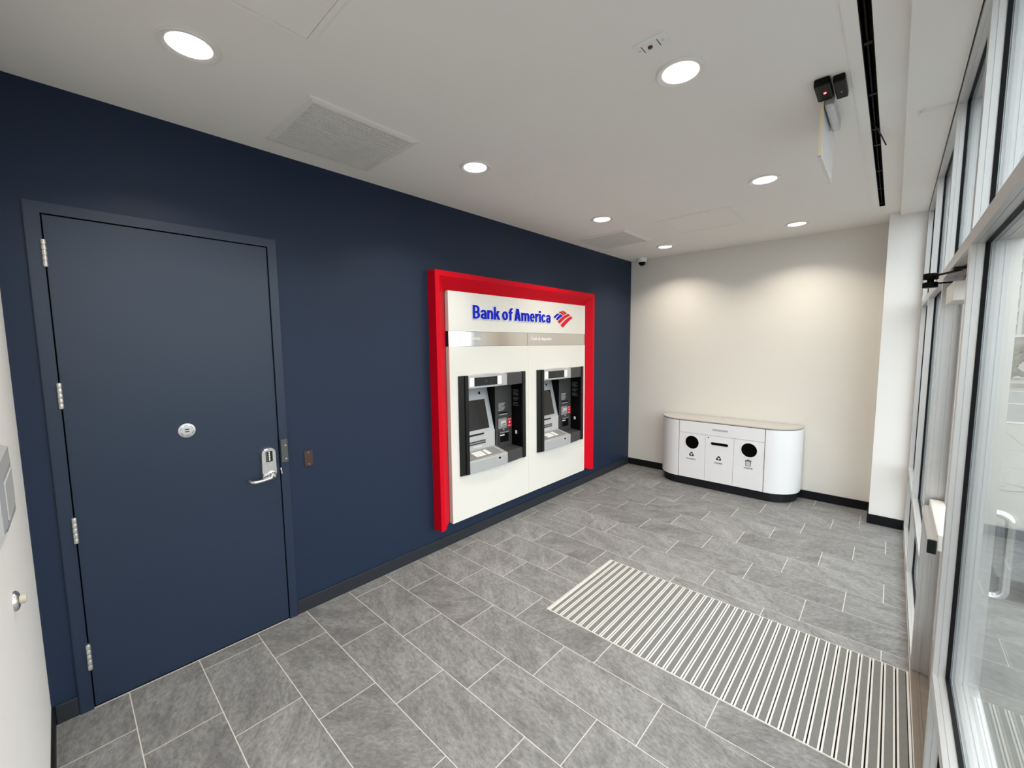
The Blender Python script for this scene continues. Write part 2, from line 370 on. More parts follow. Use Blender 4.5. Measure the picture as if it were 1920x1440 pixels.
for z0, z1 in ((2.172, 2.293), (1.521, 1.642), (0.865, 0.992), (0.212, 0.345)):
    hg = MB(); n = 5; hh = (z1 - z0) / n
    for i in range(n): hg.lathe([(0.0085, z0 + i * hh + 0.001), (0.0092, z0 + i * hh + 0.003), (0.0092, z0 + (i + 1) * hh - 0.003), (0.0085, z0 + (i + 1) * hh - 0.001)], (0.0185, 0.0005, 0), seg=14)
    hg.lathe([(0.006, z0), (0.006, z1)], (0.0185, 0.0005, 0), seg=10)
    hg.box(0.006, 0.0185, -0.003, 0.004, z0 + 0.001, z1 - 0.001)
    hg.build('hinge', 'hinge', d1, label='nickel door hinge')
vw = MB().lathe([(0.039, 0.006), (0.039, 0.009), (0.036, 0.0105), (0.020, 0.0108), (0.019, 0.0125), (0.001, 0.0125)], (0, 0.460, 1.344), 'x', 40).build('round_plate', 'steel', d1, label='round engraved steel plate')
for zz in (1.338, 1.350): MB().box(0.0125, 0.0135, 0.450, 0.470, zz - 0.0025, zz + 0.0025).build('slot', 'print_black', vw)
for k in range(6):
    a0 = math.radians(20 + 60 * k); ring = MB(); pts = [(0.0114, 0.460 + 0.028 * math.cos(a0 + t * 0.12), 1.344 + 0.028 * math.sin(a0 + t * 0.12)) for t in range(6)]
    ring.tube(pts, 0.0011, 6).build('engraved_arc', 'guard', vw)
# keypad lock
lk_poly = [(0.812, 0.984), (0.893, 0.984), (0.897, 1.02)] + [(0.8545 + 0.0425 * math.cos(a), 1.140 + 0.034 * math.sin(a)) for a in [math.pi * i / 14 for i in range(15)]] + [(0.810, 1.02)]
lk = MB(); n = len(lk_poly); cy, cz = 0.8545, 1.08
lk.loft([[(0.006, p[0], p[1]) for p in lk_poly], [(0.028, cy + (p[0] - cy) * 0.96, cz + (p[1] - cz) * 0.98) for p in lk_poly], [(0.033, cy + (p[0] - cy) * 0.84, cz + (p[1] - cz) * 0.93) for p in lk_poly]], smooth=False)
lk = lk.build('keypad_lock', 'chrome', d1, label='satin chrome push-button lock')
MB().box(0.033, 0.0355, 0.834, 0.872, 1.087, 1.152, bev=0.001, seg=1).build('keypad', 'atm_black', lk)
for i in range(5): MB().lathe([(0.0048, 0.0355), (0.0048, 0.038), (0.003, 0.039)], (0, 0.853, 1.098 + 0.0115 * i), 'x', 14).build('push_button', 'white', lk)
for i in range(5): MB().box(0.0355, 0.0361, 0.838, 0.841, 1.095 + 0.0115 * i, 1.101 + 0.0115 * i).build('number_mark', 'print_grey', lk)
MB().box(0.0332, 0.0338, 0.842, 0.868, 1.064, 1.072).build('nameplate', 'print_grey', lk)
MB().lathe([(0.026, 0.030), (0.026, 0.040), (0.018, 0.046), (0.014, 0.060)], (0, 0.862, 0.999), 'x', 24).build('lever_rose', 'chrome', lk)
lv = MB()
lv.tube([(0.046, 0.862, 0.996), (0.062, 0.860, 0.995), (0.068, 0.845, 0.992), (0.070, 0.80, 0.986), (0.069, 0.762, 0.983), (0.060, 0.742, 0.985), (0.036, 0.735, 0.988)], [0.011, 0.012, 0.012, 0.0105, 0.0095, 0.009, 0.008], 12)
lv.build('lever', 'chrome', lk)
MB().lathe([(0.007, 0.070), (0.007, 0.0815), (0.005, 0.0815)], (0, 0.858, 0.994), 'x', 14).build('key_cylinder', 'guard', lk)
sg = MB().box(0.006, 0.028, 0.925, 0.966, 1.062, 1.212, bev=0.002, seg=1).build('latch_guard', 'guard', d1, label='dark grey steel latch guard')
for zz in (1.085, 1.172): MB().lathe([(0.005, 0.028), (0.0045, 0.030), (0.002, 0.031)], (0, 0.952, zz), 'x', 12).build('bolt', 'steel', sg)
lt = MB().box(0.004, 0.012, 0.9185, 0.932, 0.975, 1.035, bev=0.001, seg=1).build('strike_plate', 'atm_deep', d1)
MB().tube([(0.014, 0.921, 1.028), (0.018, 0.924, 1.005), (0.014, 0.926, 0.990)], 0.005, 10).build('latch_tongue', 'chrome', lt)

# ---- glazed storefront
win = empty('window_1', (3.095, 2.6, 0), 'tall aluminium storefront glazing beside the entrance mat', 'window', kind='structure')
def member(y0, y1, z0, z1, name, horiz=False):
    b = MB()
    b.box(XW, 3.0525, y0, y1, z0, z1); b.box(3.0525, 3.0542, y0 + 0.0015, y1 - 0.0015, z0 + 0.0015, z1 - 0.0015) ; b.box(3.0542, 3.072, y0, y1, z0, z1)
    b.box(3.072, 3.086, y0 + 0.004, y1 - 0.004, z0 + 0.004, z1 - 0.004)
    b.box(3.086, 3.112, y0, y1, z0, z1); b.box(3.112, 3.114, y0 + 0.003, y1 - 0.003, z0 + 0.003, z1 - 0.003); b.box(3.114, 3.15, y0, y1, z0, z1)
    return b.build(name, 'alu', win)
VY = [(Y0 + 0.002, -0.09), (0.70, 0.75), (2.00, 2.05), (3.02, 3.07), (4.25, 4.30), (5.285, 5.335)]
for a, b_ in VY: member(a, b_, 0.0, 2.93, 'mullion')
bays = [(VY[i][1], VY[i + 1][0]) for i in range(5)]
ZB, ZS0, ZS1, ZT0, ZT1, ZH = 0.05, 0.58, 0.63, 2.105, 2.15, 2.93
member(Y0 + 0.002, 5.335, ZH, 2.981, 'head_rail')
def pane(y0, y1, z0, z1):
    p = MB().box(3.0822, 3.0875, y0 + 0.001, y1 - 0.001, z0 + 0.001, z1 - 0.001).build('glass_pane', 'glass', win)
    g = MB(); t = 0.0045
    for xa, xb in ((3.0715, 3.0821),):
        g.box(xa, xb, y0, y0 + t, z0, z1); g.box(xa, xb, y1 - t, y1, z0, z1); g.box(xa, xb, y0 + t, y1 - t, z0, z0 + t); g.box(xa, xb, y0 + t, y1 - t, z1 - t, z1)
    g.build('gasket', 'gasket', p)
for i, (a, b_) in enumerate(bays):
    member(a, b_, ZT0, ZT1, 'transom_rail')
    pane(a, b_, ZT1, ZH)
    if i == 2: continue
    member(a, b_, ZS0, ZS1, 'sill_rail'); member(a, b_, 0.0, ZB, 'bottom_rail')
    pane(a, b_, ZS1, ZT0); pane(a, b_, ZB, ZS0)
MB().box(XW, 3.15, 2.052, 3.018, -0.0015, 0.012, bev=0.003).build('door_sill', 'threshold', win, label='worn bronze door sill')
MB().box(3.062, 3.072, 2.052, 3.018, 0.012, 0.016, bev=0.001, seg=1).build('sill_ridge', 'threshold', win)
# entrance door leaf, closer, exit bar, outside pull
d2 = empty('door_2', (3.13, 2.535, 0.02), 'glass entrance door with aluminium stiles and a push bar', 'door', kind='structure')
DX0, DX1, DY0, DY1, DZ0, DZ1 = 3.108, 3.15, 2.056, 3.014, 0.02, 2.098
for ya, yb in ((DY0, DY0 + 0.055), (DY1 - 0.055, DY1)): MB().box(DX0, DX1, ya, yb, DZ0, DZ1, bev=0.002, seg=1).build('stile', 'alu', d2)
for za, zb in ((DZ0, DZ0 + 0.25), (DZ1 - 0.06, DZ1)): MB().box(DX0, DX1, DY0 + 0.055, DY1 - 0.055, za, zb, bev=0.002, seg=1).build('door_rail', 'alu', d2)
dg_ = MB().box(3.126, 3.132, DY0 + 0.055, DY1 - 0.055, DZ0 + 0.25, DZ1 - 0.06).build('glass_pane', 'glass', d2)
gk = MB(); y0, y1, z0, z1, t = DY0 + 0.055, DY1 - 0.055, DZ0 + 0.25, DZ1 - 0.06, 0.006
gk.box(3.121, 3.137, y0, y0 + t, z0, z1); gk.box(3.121, 3.137, y1 - t, y1, z0, z1); gk.box(3.121, 3.137, y0 + t, y1 - t, z0, z0 + t); gk.box(3.121, 3.137, y0 + t, y1 - t, z1 - t, z1)
gk.build('gasket', 'gasket', dg_)
xb = MB().box(3.056, DX0, 2.45, 2.995, 0.912, 0.985, bev=0.004).build('exit_bar', 'alu_white', d2, label='pale push-bar exit device')
MB().prism([(3.056, 0.915), (3.036, 0.905), (3.030, 0.915), (3.030, 0.940), (3.040, 0.955), (3.056, 0.955)], 'y', 2.455, 2.97).build('push_pad', 'steel', xb)
MB().box(3.027, 3.056, 2.440, 2.4545, 0.898, 0.958, bev=0.004).build('end_cap', 'atm_black', xb)
cl = MB().box(3.045, DX0, 2.552, 2.862, 1.965, 2.046, bev=0.003).build('door_closer', 'alu_white', d2, label='pale box-shaped door closer')
MB().lathe([(0.018, 2.046), (0.018, 2.058)], (3.075, 2.76, 0), seg=16).build('spindle', 'black_plastic', cl)
MB().prism([(3.078, 2.768), (3.072, 2.750), (2.978, 2.764), (2.984, 2.782)], 'z', 2.0585, 2.0645).build('closer_arm', 'black_plastic', cl)
MB().prism([(2.980, 2.764), (2.988, 2.780), (3.074, 2.608), (3.066, 2.592)], 'z', 2.0915, 2.0975).build('forearm', 'black_plastic', cl)
MB().lathe([(0.026, 2.044), (0.027, 2.047), (0.027, 2.066), (0.024, 2.069), (0.012, 2.070), (0.012, 2.080), (0.024, 2.081), (0.027, 2.083), (0.027, 2.088), (0.025, 2.089), (0.025, 2.092), (0.027, 2.093), (0.027, 2.106), (0.024, 2.109)], (2.985, 2.772, 0), seg=20).build('elbow_joint', 'black_plastic', cl)
MB().box(3.045, 3.085, 2.57, 2.63, 2.098, 2.105).build('arm_bracket', 'black_plastic', cl)
pts = []
for t in range(7): a = math.pi / 2 * t / 6; pts.append((3.205 - 0.03 + 0.03 * math.sin(a), 2.16, 0.90 + 0.03 - 0.03 * math.cos(a)))
pts = [(3.15, 2.16, 0.90)] + pts
top = [(p[0], p[1], 2 * 1.05 - p[2]) for p in reversed(pts)]
MB().tube(pts + top, 0.0125, 14).build('pull_handle', 'chrome', d2, label='bright tubular outside pull handle')

# ---- soffit strip by the door mullion
so = MB().box(2.909, 3.03, 3.026, 3.034, HS - 0.009, HS).box(2.906, 2.911, 3.026, 3.078, HS - 0.009, HS)
tag(so.build('cover_strip', 'ceil_trim'), 'thin white L-shaped strip on the soffit near the glazing', 'strip')

# ================================================================== CEILING FITTINGS
def downlight(x, y, label):
    r = empty('downlight', (x, y, H), label, 'ceiling light', 'recessed downlights')
    MB().lathe([(0.103, 0.0), (0.103, -0.006), (0.100, -0.0095), (0.095, -0.010), (0.076, -0.003), (0.076, 0.0)], (x, y, H), seg=48, caps=False).build('trim_ring', 'ceil_trim', r)
    MB().lathe([(0.0755, 0.0), (0.0755, -0.0035), (0.070, -0.0040), (0.001, -0.0042)], (x, y, H), seg=40).build('lens', 'lens', r)
    ld = bpy.data.lights.new('downlight_beam', 'AREA'); ld.shape = 'DISK'; ld.size = 0.140; ld.energy = LAMP_W; ld.color = LAMP_COL; ld.spread = math.radians(125)
    lo = bpy.data.objects.new('downlight_beam', ld); col.objects.link(lo); lo.parent = r; lo.location = (0, 0, -0.0055)
for x, y, lab in ((0.766, 0.446, 'round lit downlight above the blue door, largest by the top left'),
                  (2.118, 1.944, 'round lit downlight beside the small ceiling alarm plate'),
                  (0.745, 1.985, 'round lit downlight between the near grille and the red surround'),
                  (2.112, 3.593, 'round lit downlight below and left of the hanging ceiling sign'),
                  (0.757, 3.607, 'round lit downlight next to the far air grille, on its near side'),
                  (2.088, 5.125, 'round lit downlight nearest the white pier'),
                  (0.735, 5.150, 'smallest round lit downlight next to the dome camera')):
    downlight(x, y, lab)
downlight(2.118, 0.40, 'round downlight nearest the camera, above the near glazing')

def grille(x0, x1, y0, y1, label, depth=0.020):
    r = empty('air_grille', ((x0 + x1) / 2, (y0 + y1) / 2, H), label, 'air vent', 'square ceiling air grilles')
    f = MB(); b = 0.034
    outer = rect(x0, x1, y0, y1); inner = rect(x0 + b, x1 - b, y0 + b, y1 - b); lip = rect(x0 + 0.006, x1 - 0.006, y0 + 0.006, y1 - 0.006)
    def ring(p, z): return [(a, c, z) for a, c in p]
    f.loft([ring(outer, H), ring(outer, H - 0.003), ring(lip, H - 0.006), ring(inner, H - 0.012), ring(inner, H - 0.001)], smooth=False, caps=False)
    f.build('grille_frame', 'vent', r)
    MB().box(x0 + b, x1 - b, y0 + b, y1 - b, H - 0.0012, H - 0.0002).build('backing', 'ventdark', r)
    n = 30; p = (x1 - x0 - 2 * b) / n; s0 = None
    for i in range(n):
        xc = x0 + b + (i + 0.5) * p
        if s0 is None: s0 = MB().prism([(xc - p * 0.30, H - 0.004), (xc + p * 0.30, H - 0.004), (xc + p * 0.27, H - 0.011), (xc - p * 0.27, H - 0.011)], 'y', y0 + b, y1 - b).build('slat', 'vent', r)
        else: inst(s0, 'slat', r, ORG[s0.name] + Vector((i * p, 0, 0)))
grille(0.172, 0.778, 0.898, 1.524, 'large square louvred air grille above the blue door')
grille(0.142, 0.754, 4.083, 4.715, 'small square louvred air grille above the far end of the navy wall')

def access(x0, x1, y0, y1, label):
    r = empty('access_panel', ((x0 + x1) / 2, (y0 + y1) / 2, H), label, 'access panel', 'flush ceiling access panels')
    f = MB(); b = 0.022
    f.box(x0, x1, y0, y0 + b, H - 0.005, H); f.box(x0, x1, y1 - b, y1, H - 0.005, H); f.box(x0, x0 + b, y0 + b, y1 - b, H - 0.005, H); f.box(x1 - b, x1, y0 + b, y1 - b, H - 0.005, H)
    f.build('panel_frame', 'ceil', r)
    MB().box(x0 + b + 0.002, x1 - b - 0.002, y0 + b + 0.002, y1 - b - 0.002, H - 0.0035, H).build('hatch', 'ceil', r)
access(1.119, 1.760, 0.125, 0.767, 'flush square ceiling hatch cut off by the top edge')
access(1.100, 1.763, 4.052, 4.685, 'flush square ceiling hatch near the far downlights')

pl = empty('alarm_plate', (2.10, 1.686, H), 'small white ceiling plate with a dark red indicator', 'alarm')
MB().box(2.036, 2.162, 1.652, 1.720, H - 0.009, H, bev=0.0015, seg=1).build('plate', 'white', pl)
for x in (2.066, 2.130): MB().box(x - 0.0015, x + 0.0015, 1.666, 1.708, H - 0.0098, H - 0.009).build('groove', 'guard', pl)
for x in (2.052, 2.146): MB().lathe([(0.0035, 0), (0.003, -0.0012)], (x, 1.686, H - 0.009), seg=10).build('screw', 'print_grey', pl)
MB().lathe([(0.010, 0.0), (0.009, -0.004), (0.002, -0.006)], (2.094, 1.690, H - 0.009), seg=16).build('indicator', 'reddot', pl)

dc = empty('dome_camera', (0.225, 5.60, H), 'small white dome security camera in the far ceiling corner', 'camera')
MB().lathe([(0.068, 0.0), (0.066, -0.030), (0.060, -0.052), (0.052, -0.056)], (0.225, 5.60, H), seg=32).build('camera_base', 'white', dc)
MB().lathe([(0.047, -0.054), (0.045, -0.072), (0.036, -0.090), (0.020, -0.101), (0.002, -0.104)], (0.225, 5.60, H), seg=28).build('dome', 'black_plastic', dc)

# linear slot in the ceiling
sd = empty('slot_diffuser', (2.733, 2.65, H), 'long black linear ceiling slot with clips beside the soffit', 'air slot')
b = MB(); b.box(SX0 + 0.0005, SX0 + 0.003, SY0, SY1, H - 0.001, H + 0.09); b.box(SX1 - 0.003, SX1 - 0.0005, SY0, SY1, H - 0.001, H + 0.09); b.box(SX0 + 0.003, SX1 - 0.003, SY0, SY1, H + 0.08, H + 0.09)
b.box(SX0 + 0.003, SX1 - 0.003, SY0 + 0.0005, SY0 + 0.003, H, H + 0.08); b.box(SX0 + 0.003, SX1 - 0.003, SY1 - 0.003, SY1 - 0.0005, H, H + 0.08)
b.build('slot_liner', 'slot', sd)
b = MB(); b.box(2.668, SX0, SY0 - 0.02, SY1 + 0.02, H - 0.0040, H - 0.0002); b.build('flange', 'ceil', sd)
MB().box(2.729, 2.734, SY0 + 0.004, SY1 - 0.004, H + 0.006, H + 0.055).build('vane', 'slot', sd)
for y in (0.9, 1.45, 1.95, 2.28, 2.75, 3.2, 3.46, 3.98, 4.44, 4.9):
    MB().box(SX0 + 0.004, SX1 - 0.004, y, y + 0.022, H + 0.004, H + 0.018, bev=0.002, seg=1).build('clip', 'black_plastic', sd)
ct = MB().tube([(2.718, 3.10, H + 0.03), (2.728, 3.13, H + 0.004), (2.746, 3.20, H - 0.012), (2.757, 3.26, H - 0.020), (2.776, 3.40, H - 0.030)], 0.0035, 8)
tag(ct.build('cable_tie', 'black_plastic'), 'loose black cable tie end poking out of the ceiling slot', 'cable tie')

# exit sign: hanging acrylic plate, silver housing, black lamp heads
es = empty('exit_sign', (2.57, 2.75, H), 'edge-on white acrylic ceiling sign with two black brackets', 'sign')
MB().box(2.5495, 2.5625, 2.594, 3.045, 2.703, 2.962, bev=0.0012, seg=1).build('sign_plate', 'acrylic', es)
MB().box(2.5498, 2.5622, 2.588, 2.5938, 2.704, 2.955).build('plate_edge', 'acryl_edge', es, label='plate edge with its warm glow painted in pale yellow')
MB().box(2.5485, 2.5635, 2.586, 3.047, 2.694, 2.7028).build('bottom_rail', 'steel', es)
MB().box(2.566, 2.602, 2.585, 2.915, 2.918, H, bev=0.010, seg=3).build('housing', 'steel', es)
hA = MB().box(2.540, 2.600, 2.420, 2.582, 2.948, H, bev=0.006, seg=2).build('lamp_head', 'black_plastic', es)
MB().lathe([(0.006, -0.0), (0.004, -0.003)], (2.575, 2.50, 2.948), seg=12).build('indicator', 'led', hA)
hB = MB().box(2.608, 2.652, 2.440, 2.622, 2.952, H, bev=0.006, seg=2).build('lamp_head', 'black_plastic', es)
MB().lathe([(0.003, 0.0), (0.002, -0.002)], (2.632, 2.55, 2.952), seg=10).build('screw', 'steel', hB)

# ================================================================== ENTRANCE MAT
mt = empty('entrance_mat', ((MX0 + MX1) / 2, (MY0 + MY1) / 2, -0.022), 'recessed entrance mat of white metal rails and grey carpet strips', 'mat')
MB().box(MX0 + 0.001, MX1 - 0.001, MY0 + 0.001, MY1 - 0.001, -0.0218, -0.016).build('tray', 'gasket', mt)
f = MB(); f.box(MX0, MX0 + 0.004, MY0, MY1, -0.016, 0.001); f.box(MX0 + 0.004, MX1, MY0, MY0 + 0.004, -0.016, 0.001); f.box(MX0 + 0.004, MX1, MY1 - 0.004, MY1, -0.016, 0.001)
f.build('mat_frame', 'rail', mt)
ra = rb = ins = None
ya, yb = MY0 + 0.005, MY1 - 0.005
bd = MB().box(MX0 + 0.006, MX0 + 0.026, ya, yb, -0.016, 0.0005, bev=0.0008, seg=1).build('edge_rail', 'rail', mt)
pitch = 0.05
n = int((2.995 - (MX0 + 0.03)) / pitch)
for i in range(n + 1):
    c = 2.982 - pitch * i
    for s in (-1, 1):
        xc = c + s * 0.0068
        if xc - 0.006 < MX0 + 0.027: continue
        if ra is None: ra = MB().box(xc - 0.0040, xc + 0.0040, ya, yb, -0.016, 0.0005, bev=0.0008, seg=1).build('mat_rail', 'rail', mt)
        else: inst(ra, 'mat_rail', mt, ORG[ra.name] + Vector((xc - ORG[ra.name].x, 0, 0)))
    xc = c - 0.025
    if xc - 0.0135 < MX0 + 0.027: continue
    if ins is None: ins = MB().box(xc - 0.0135, xc + 0.0135, ya, yb, -0.016, -0.001).build('carpet_strip', 'insert', mt)
    else: inst(ins, 'carpet_strip', mt, ORG[ins.name] + Vector((xc - ORG[ins.name].x, 0, 0)))
lowx = min(ORG[o.name].x - (0.0044 if o.name.startswith('mat_rail') else 0.0135) for o in mt.children if o.name.startswith(('mat_rail', 'carpet_strip')))
if lowx - (MX0 + 0.026) > 0.004: MB().box(MX0 + 0.0275, lowx - 0.0012, ya, yb, -0.016, -0.001).build('carpet_strip', 'insert', mt)
MB().box(2.982 + 0.0115, 2.982 + 0.0385, ya, yb, -0.016, -0.001).build('carpet_strip', 'insert', mt)
MB().box(3.024, 3.033, ya, yb, -0.016, 0.0005).build('edge_rail', 'rail', mt)

# ================================================================== CASH MACHINES
su = empty('atm_surround', (0.0, 3.345, 0.20), 'white wall surround with red frame and blue lettering for two cash machines', 'bank surround')
FY0, FY1, FZ0, FZ1, FD = 2.121, 4.566, 0.205, 2.417, 0.10
# red frame: outer return, narrow face, bevel running in to the panel (left, right, top)
def frame_side(sgn, ye):
    p = [(0.0, ye), (FD, ye), (FD, ye + sgn * 0.042), (0.022, ye + sgn * 0.150), (0.0, ye + sgn * 0.150)]
    zt = [FZ1, FZ1, FZ1 - 0.042, FZ1 - 0.150, FZ1 - 0.150]
    zb = [FZ0, FZ0, FZ0, FZ0 + 0.03, FZ0 + 0.03]
    return MB().loft([[(x, y, z) for (x, y), z in zip(p, zb)], [(x, y, z) for (x, y), z in zip(p, zt)]], smooth=False)
frame_side(1, FY0).build('frame_side', 'red', su); frame_side(-1, FY1).build('frame_side', 'red', su)
pz = [(0.0, FZ1), (FD, FZ1), (FD, FZ1 - 0.042), (0.022, FZ1 - 0.150), (0.0, FZ1 - 0.150)]
ins_ = [0, 0, 0.042, 0.150, 0.150]
ymid = 3.62
for a, b_ in ((FY0, ymid - 0.0008), (ymid + 0.0008, FY1)):
    ra_ = [(x, (a + i_ if a == FY0 else a), z) for (x, z), i_ in zip(pz, ins_)]; rb_ = [(x, (b_ - i_ if b_ == FY1 else b_), z) for (x, z), i_ in zip(pz, ins_)]
    MB().loft([ra_, rb_], smooth=False).build('frame_top', 'red', su)
PY0, PYM, PY1, PX0, PX1 = 2.290, 3.342, 4.430, 0.004, 0.050
AY = [(2.380, 3.280), (3.478, 4.378)]; AZ0, AZ1 = 0.622, 1.530
hd = MB().box(PX0, PX1, PY0, PY1, 1.924, 2.268, bev=0.001, seg=1).build('header_panel', 'panel', su)
for (ya, yb, hole) in ((PY0, PYM - 0.001, AY[0]), (PYM + 0.001, PY1, AY[1])):
    MB().plate(rect(ya, yb, 0.206, 1.790), [rect(hole[0] + 0.004, hole[1] - 0.004, AZ0 + 0.004, AZ1 - 0.004)], lambda a, b, d: (PX0 + d, a, b), PX1 - PX0).build('front_panel', 'panel', su)
for (ya, yb, t0, t1) in ((PY0, 3.332, 2.345, 2.665), (3.336, 4.412, 3.391, 3.752)):
    s = MB().box(PX0, PX1 - 0.004, ya, yb, 1.792, 1.922).build('steel_strip', 'mirror', su, label='polished steel strip')
    MB().text(glyphs('Cash & deposits', 0.012), t0, t1, 1.836, 1.882, 0.0012, on_left(PX1 - 0.004)).build('lettering', 'print_white', s)
MB().box(PX0, PX1 - 0.004, 4.414, 4.430, 1.792, 1.922).build('strip_end', 'steel', su)
# heavy condensed letters built from bars and bowls (unit = cap height)
SW, TW = 0.235, 0.150
def lrect(x0, x1, y0, y1, g): return rect(x0 - g, x1 + g, y0 - g, y1 + g)
def larc(cx, cy, rx, ry, a0, a1, g, n=14):
    out = []; inn = []
    for k in range(n + 1):
        a = math.radians(a0 + (a1 - a0) * k / n)
        out.append((cx + (rx + g) * math.cos(a), cy + (ry + g) * math.sin(a)))
        inn.append((cx + max(rx - SW - g, 0.012) * math.cos(a), cy + max(ry - TW - g, 0.02) * math.sin(a)))
    return out + inn[::-1]
def lpoly(p, g):
    cx = sum(q[0] for q in p) / len(p); cy = sum(q[1] for q in p) / len(p)
    return [(q[0] + math.copysign(g, q[0] - cx), q[1] + math.copysign(g, q[1] - cy)) for q in p]
def letter(ch, g):
    R = lambda *a: lrect(*a, g); A_ = lambda *a: larc(*a, g); P_ = lambda *a: lpoly(list(a), g); X = 0.70
    if ch == 'B': return 0.72, [R(0, SW, 0, 1), R(0.1, 0.36, 1 - TW, 1), R(0.1, 0.36, 0.42, 0.58), R(0.1, 0.36, 0, TW), A_(0.35, 0.71, 0.345, 0.29, -90, 90), A_(0.35, 0.29, 0.37, 0.29, -90, 90)]
    if ch == 'a': w = 0.64; return w, [R(w - SW, w, 0, 0.46), A_(w / 2, 0.45, w / 2, 0.25, 0, 162), A_(w / 2, 0.21, w / 2, 0.215, 40, 320)]
    if ch == 'n': w = 0.66; return w, [R(0, SW, 0, X), R(w - SW, w, 0, 0.45), A_(w / 2 + 0.03, 0.44, w / 2 - 0.03, 0.265, 0, 150)]
    if ch == 'm':
        w = 1.02; h = (w + SW) / 2
        return w, [R(0, SW, 0, X), R(h - SW, h, 0, 0.45), R(w - SW, w, 0, 0.45), A_(h / 2 + 0.02, 0.44, h / 2 - 0.02, 0.265, 0, 150), A_((w + h - SW) / 2 + 0.02, 0.44, (w - h + SW) / 2 - 0.02, 0.265, 0, 150)]
    if ch == 'k': return 0.70, [R(0, SW, 0, 1), P_((0.22, 0.34), (0.36, X), (0.66, X), (0.34, 0.20)), P_((0.26, 0.36), (0.46, 0.46), (0.71, 0.0), (0.42, 0.0))]
    if ch == 'o': w = 0.66; return w, [A_(w / 2, 0.35, w / 2, 0.36, 0, 180), A_(w / 2, 0.35, w / 2, 0.36, 180, 360)]
    if ch == 'f': return 0.48, [R(0.10, 0.10 + SW, 0, 0.76), A_(0.43, 0.74, 0.33, 0.27, 90, 180), R(0.42, 0.47, 1.01 - TW, 1.01), R(0, 0.46, X - 0.14, X)]
    if ch == 'A': w = 0.78; return w, [P_((0, 0), (0.25, 0), (0.53, 1), (0.24, 1)), P_((w, 0), (w - 0.25, 0), (w - 0.53, 1), (w - 0.24, 1)), R(0.16, 0.62, 0.19, 0.33)]
    if ch == 'e': w = 0.64; return w, [A_(w / 2, 0.35, w / 2, 0.36, 0, 170), A_(w / 2, 0.35, w / 2, 0.36, 170, 318), R(0.12, w - 0.005, 0.29, 0.40)]
    if ch == 'r': return 0.46, [R(0, SW, 0, X), A_(0.43, 0.40, 0.36, 0.31, 88, 165), R(0.40, 0.46, 0.71 - 0.19, 0.71)]
    if ch == 'i': return SW, [R(0, SW, 0, X), R(0, SW, 0.80, 0.985)]
    if ch == 'c': w = 0.60; return w, [A_(w / 2 + 0.02, 0.35, w / 2 + 0.02, 0.36, 38, 180), A_(w / 2 + 0.02, 0.35, w / 2 + 0.02, 0.36, 180, 322)]
CAPH = 0.121
for wd, a, b_ in (('Bank', 2.563, 2.915), ('of', 2.944, 3.097), ('America', 3.122, 3.716)):
    gap = 0.075
    total = sum(letter(ch, 0)[0] for ch in wd) + gap * (len(wd) - 1)
    k = (b_ - a) / total; x = a
    for ch in wd:
        wl_, prims = letter(ch, 0.0); _, big = letter(ch, 0.055)
        fm = lambda u, v, d, x=x: (PX1 + d, x + u * k, 2.041 + v * CAPH)
        bk = MB()
        for q_, p in enumerate(big): bk.plate(p, [], fm, 0.0070 + 0.0003 * q_)
        bk.build('letter_backing', 'halo', hd)
        fc_ = MB(); fm2 = lambda u, v, d, x=x: (PX1 + 0.0092 + d, x + u * k, 2.041 + v * CAPH)
        for q_, p in enumerate(prims): fc_.plate(p, [], fm2, 0.0030 + 0.0003 * q_)
        fc_.build('letter', 'blue', hd)
        x += (wl_ + gap) * k
def emblem(poly, m, grow=None):
    MB().plate(poly, [], lambda a, b, d: (PX1 + d, a, b), 0.006).build('emblem_stripe', m, hd)
emblem([(3.784, 2.106), (3.818, 2.128), (3.855, 2.147), (3.897, 2.145), (3.850, 2.122), (3.807, 2.093)], 'blue')
emblem([(3.828, 2.084), (3.868, 2.115), (3.911, 2.141), (3.958, 2.127), (3.905, 2.105), (3.855, 2.073)], 'blue')
emblem([(3.885, 2.165), (3.915, 2.175), (3.955, 2.162), (3.995, 2.145), (3.968, 2.135), (3.928, 2.152)], 'logo_red')
emblem([(3.933, 2.178), (3.958, 2.186), (4.000, 2.173), (4.039, 2.157), (4.011, 2.147), (3.975, 2.164)], 'logo_red')
emblem([(3.861, 2.060), (3.900, 2.084), (3.946, 2.110), (4.000, 2.134), (4.064, 2.153), (4.109, 2.138), (4.050, 2.120), (3.995, 2.097), (3.945, 2.068), (3.897, 2.037)], 'logo_red')
emblem([(3.915, 2.021), (3.960, 2.050), (4.008, 2.078), (4.060, 2.105), (4.116, 2.128), (4.155, 2.111), (4.105, 2.087), (4.059, 2.060), (4.010, 2.028), (3.964, 1.994)], 'logo_red')

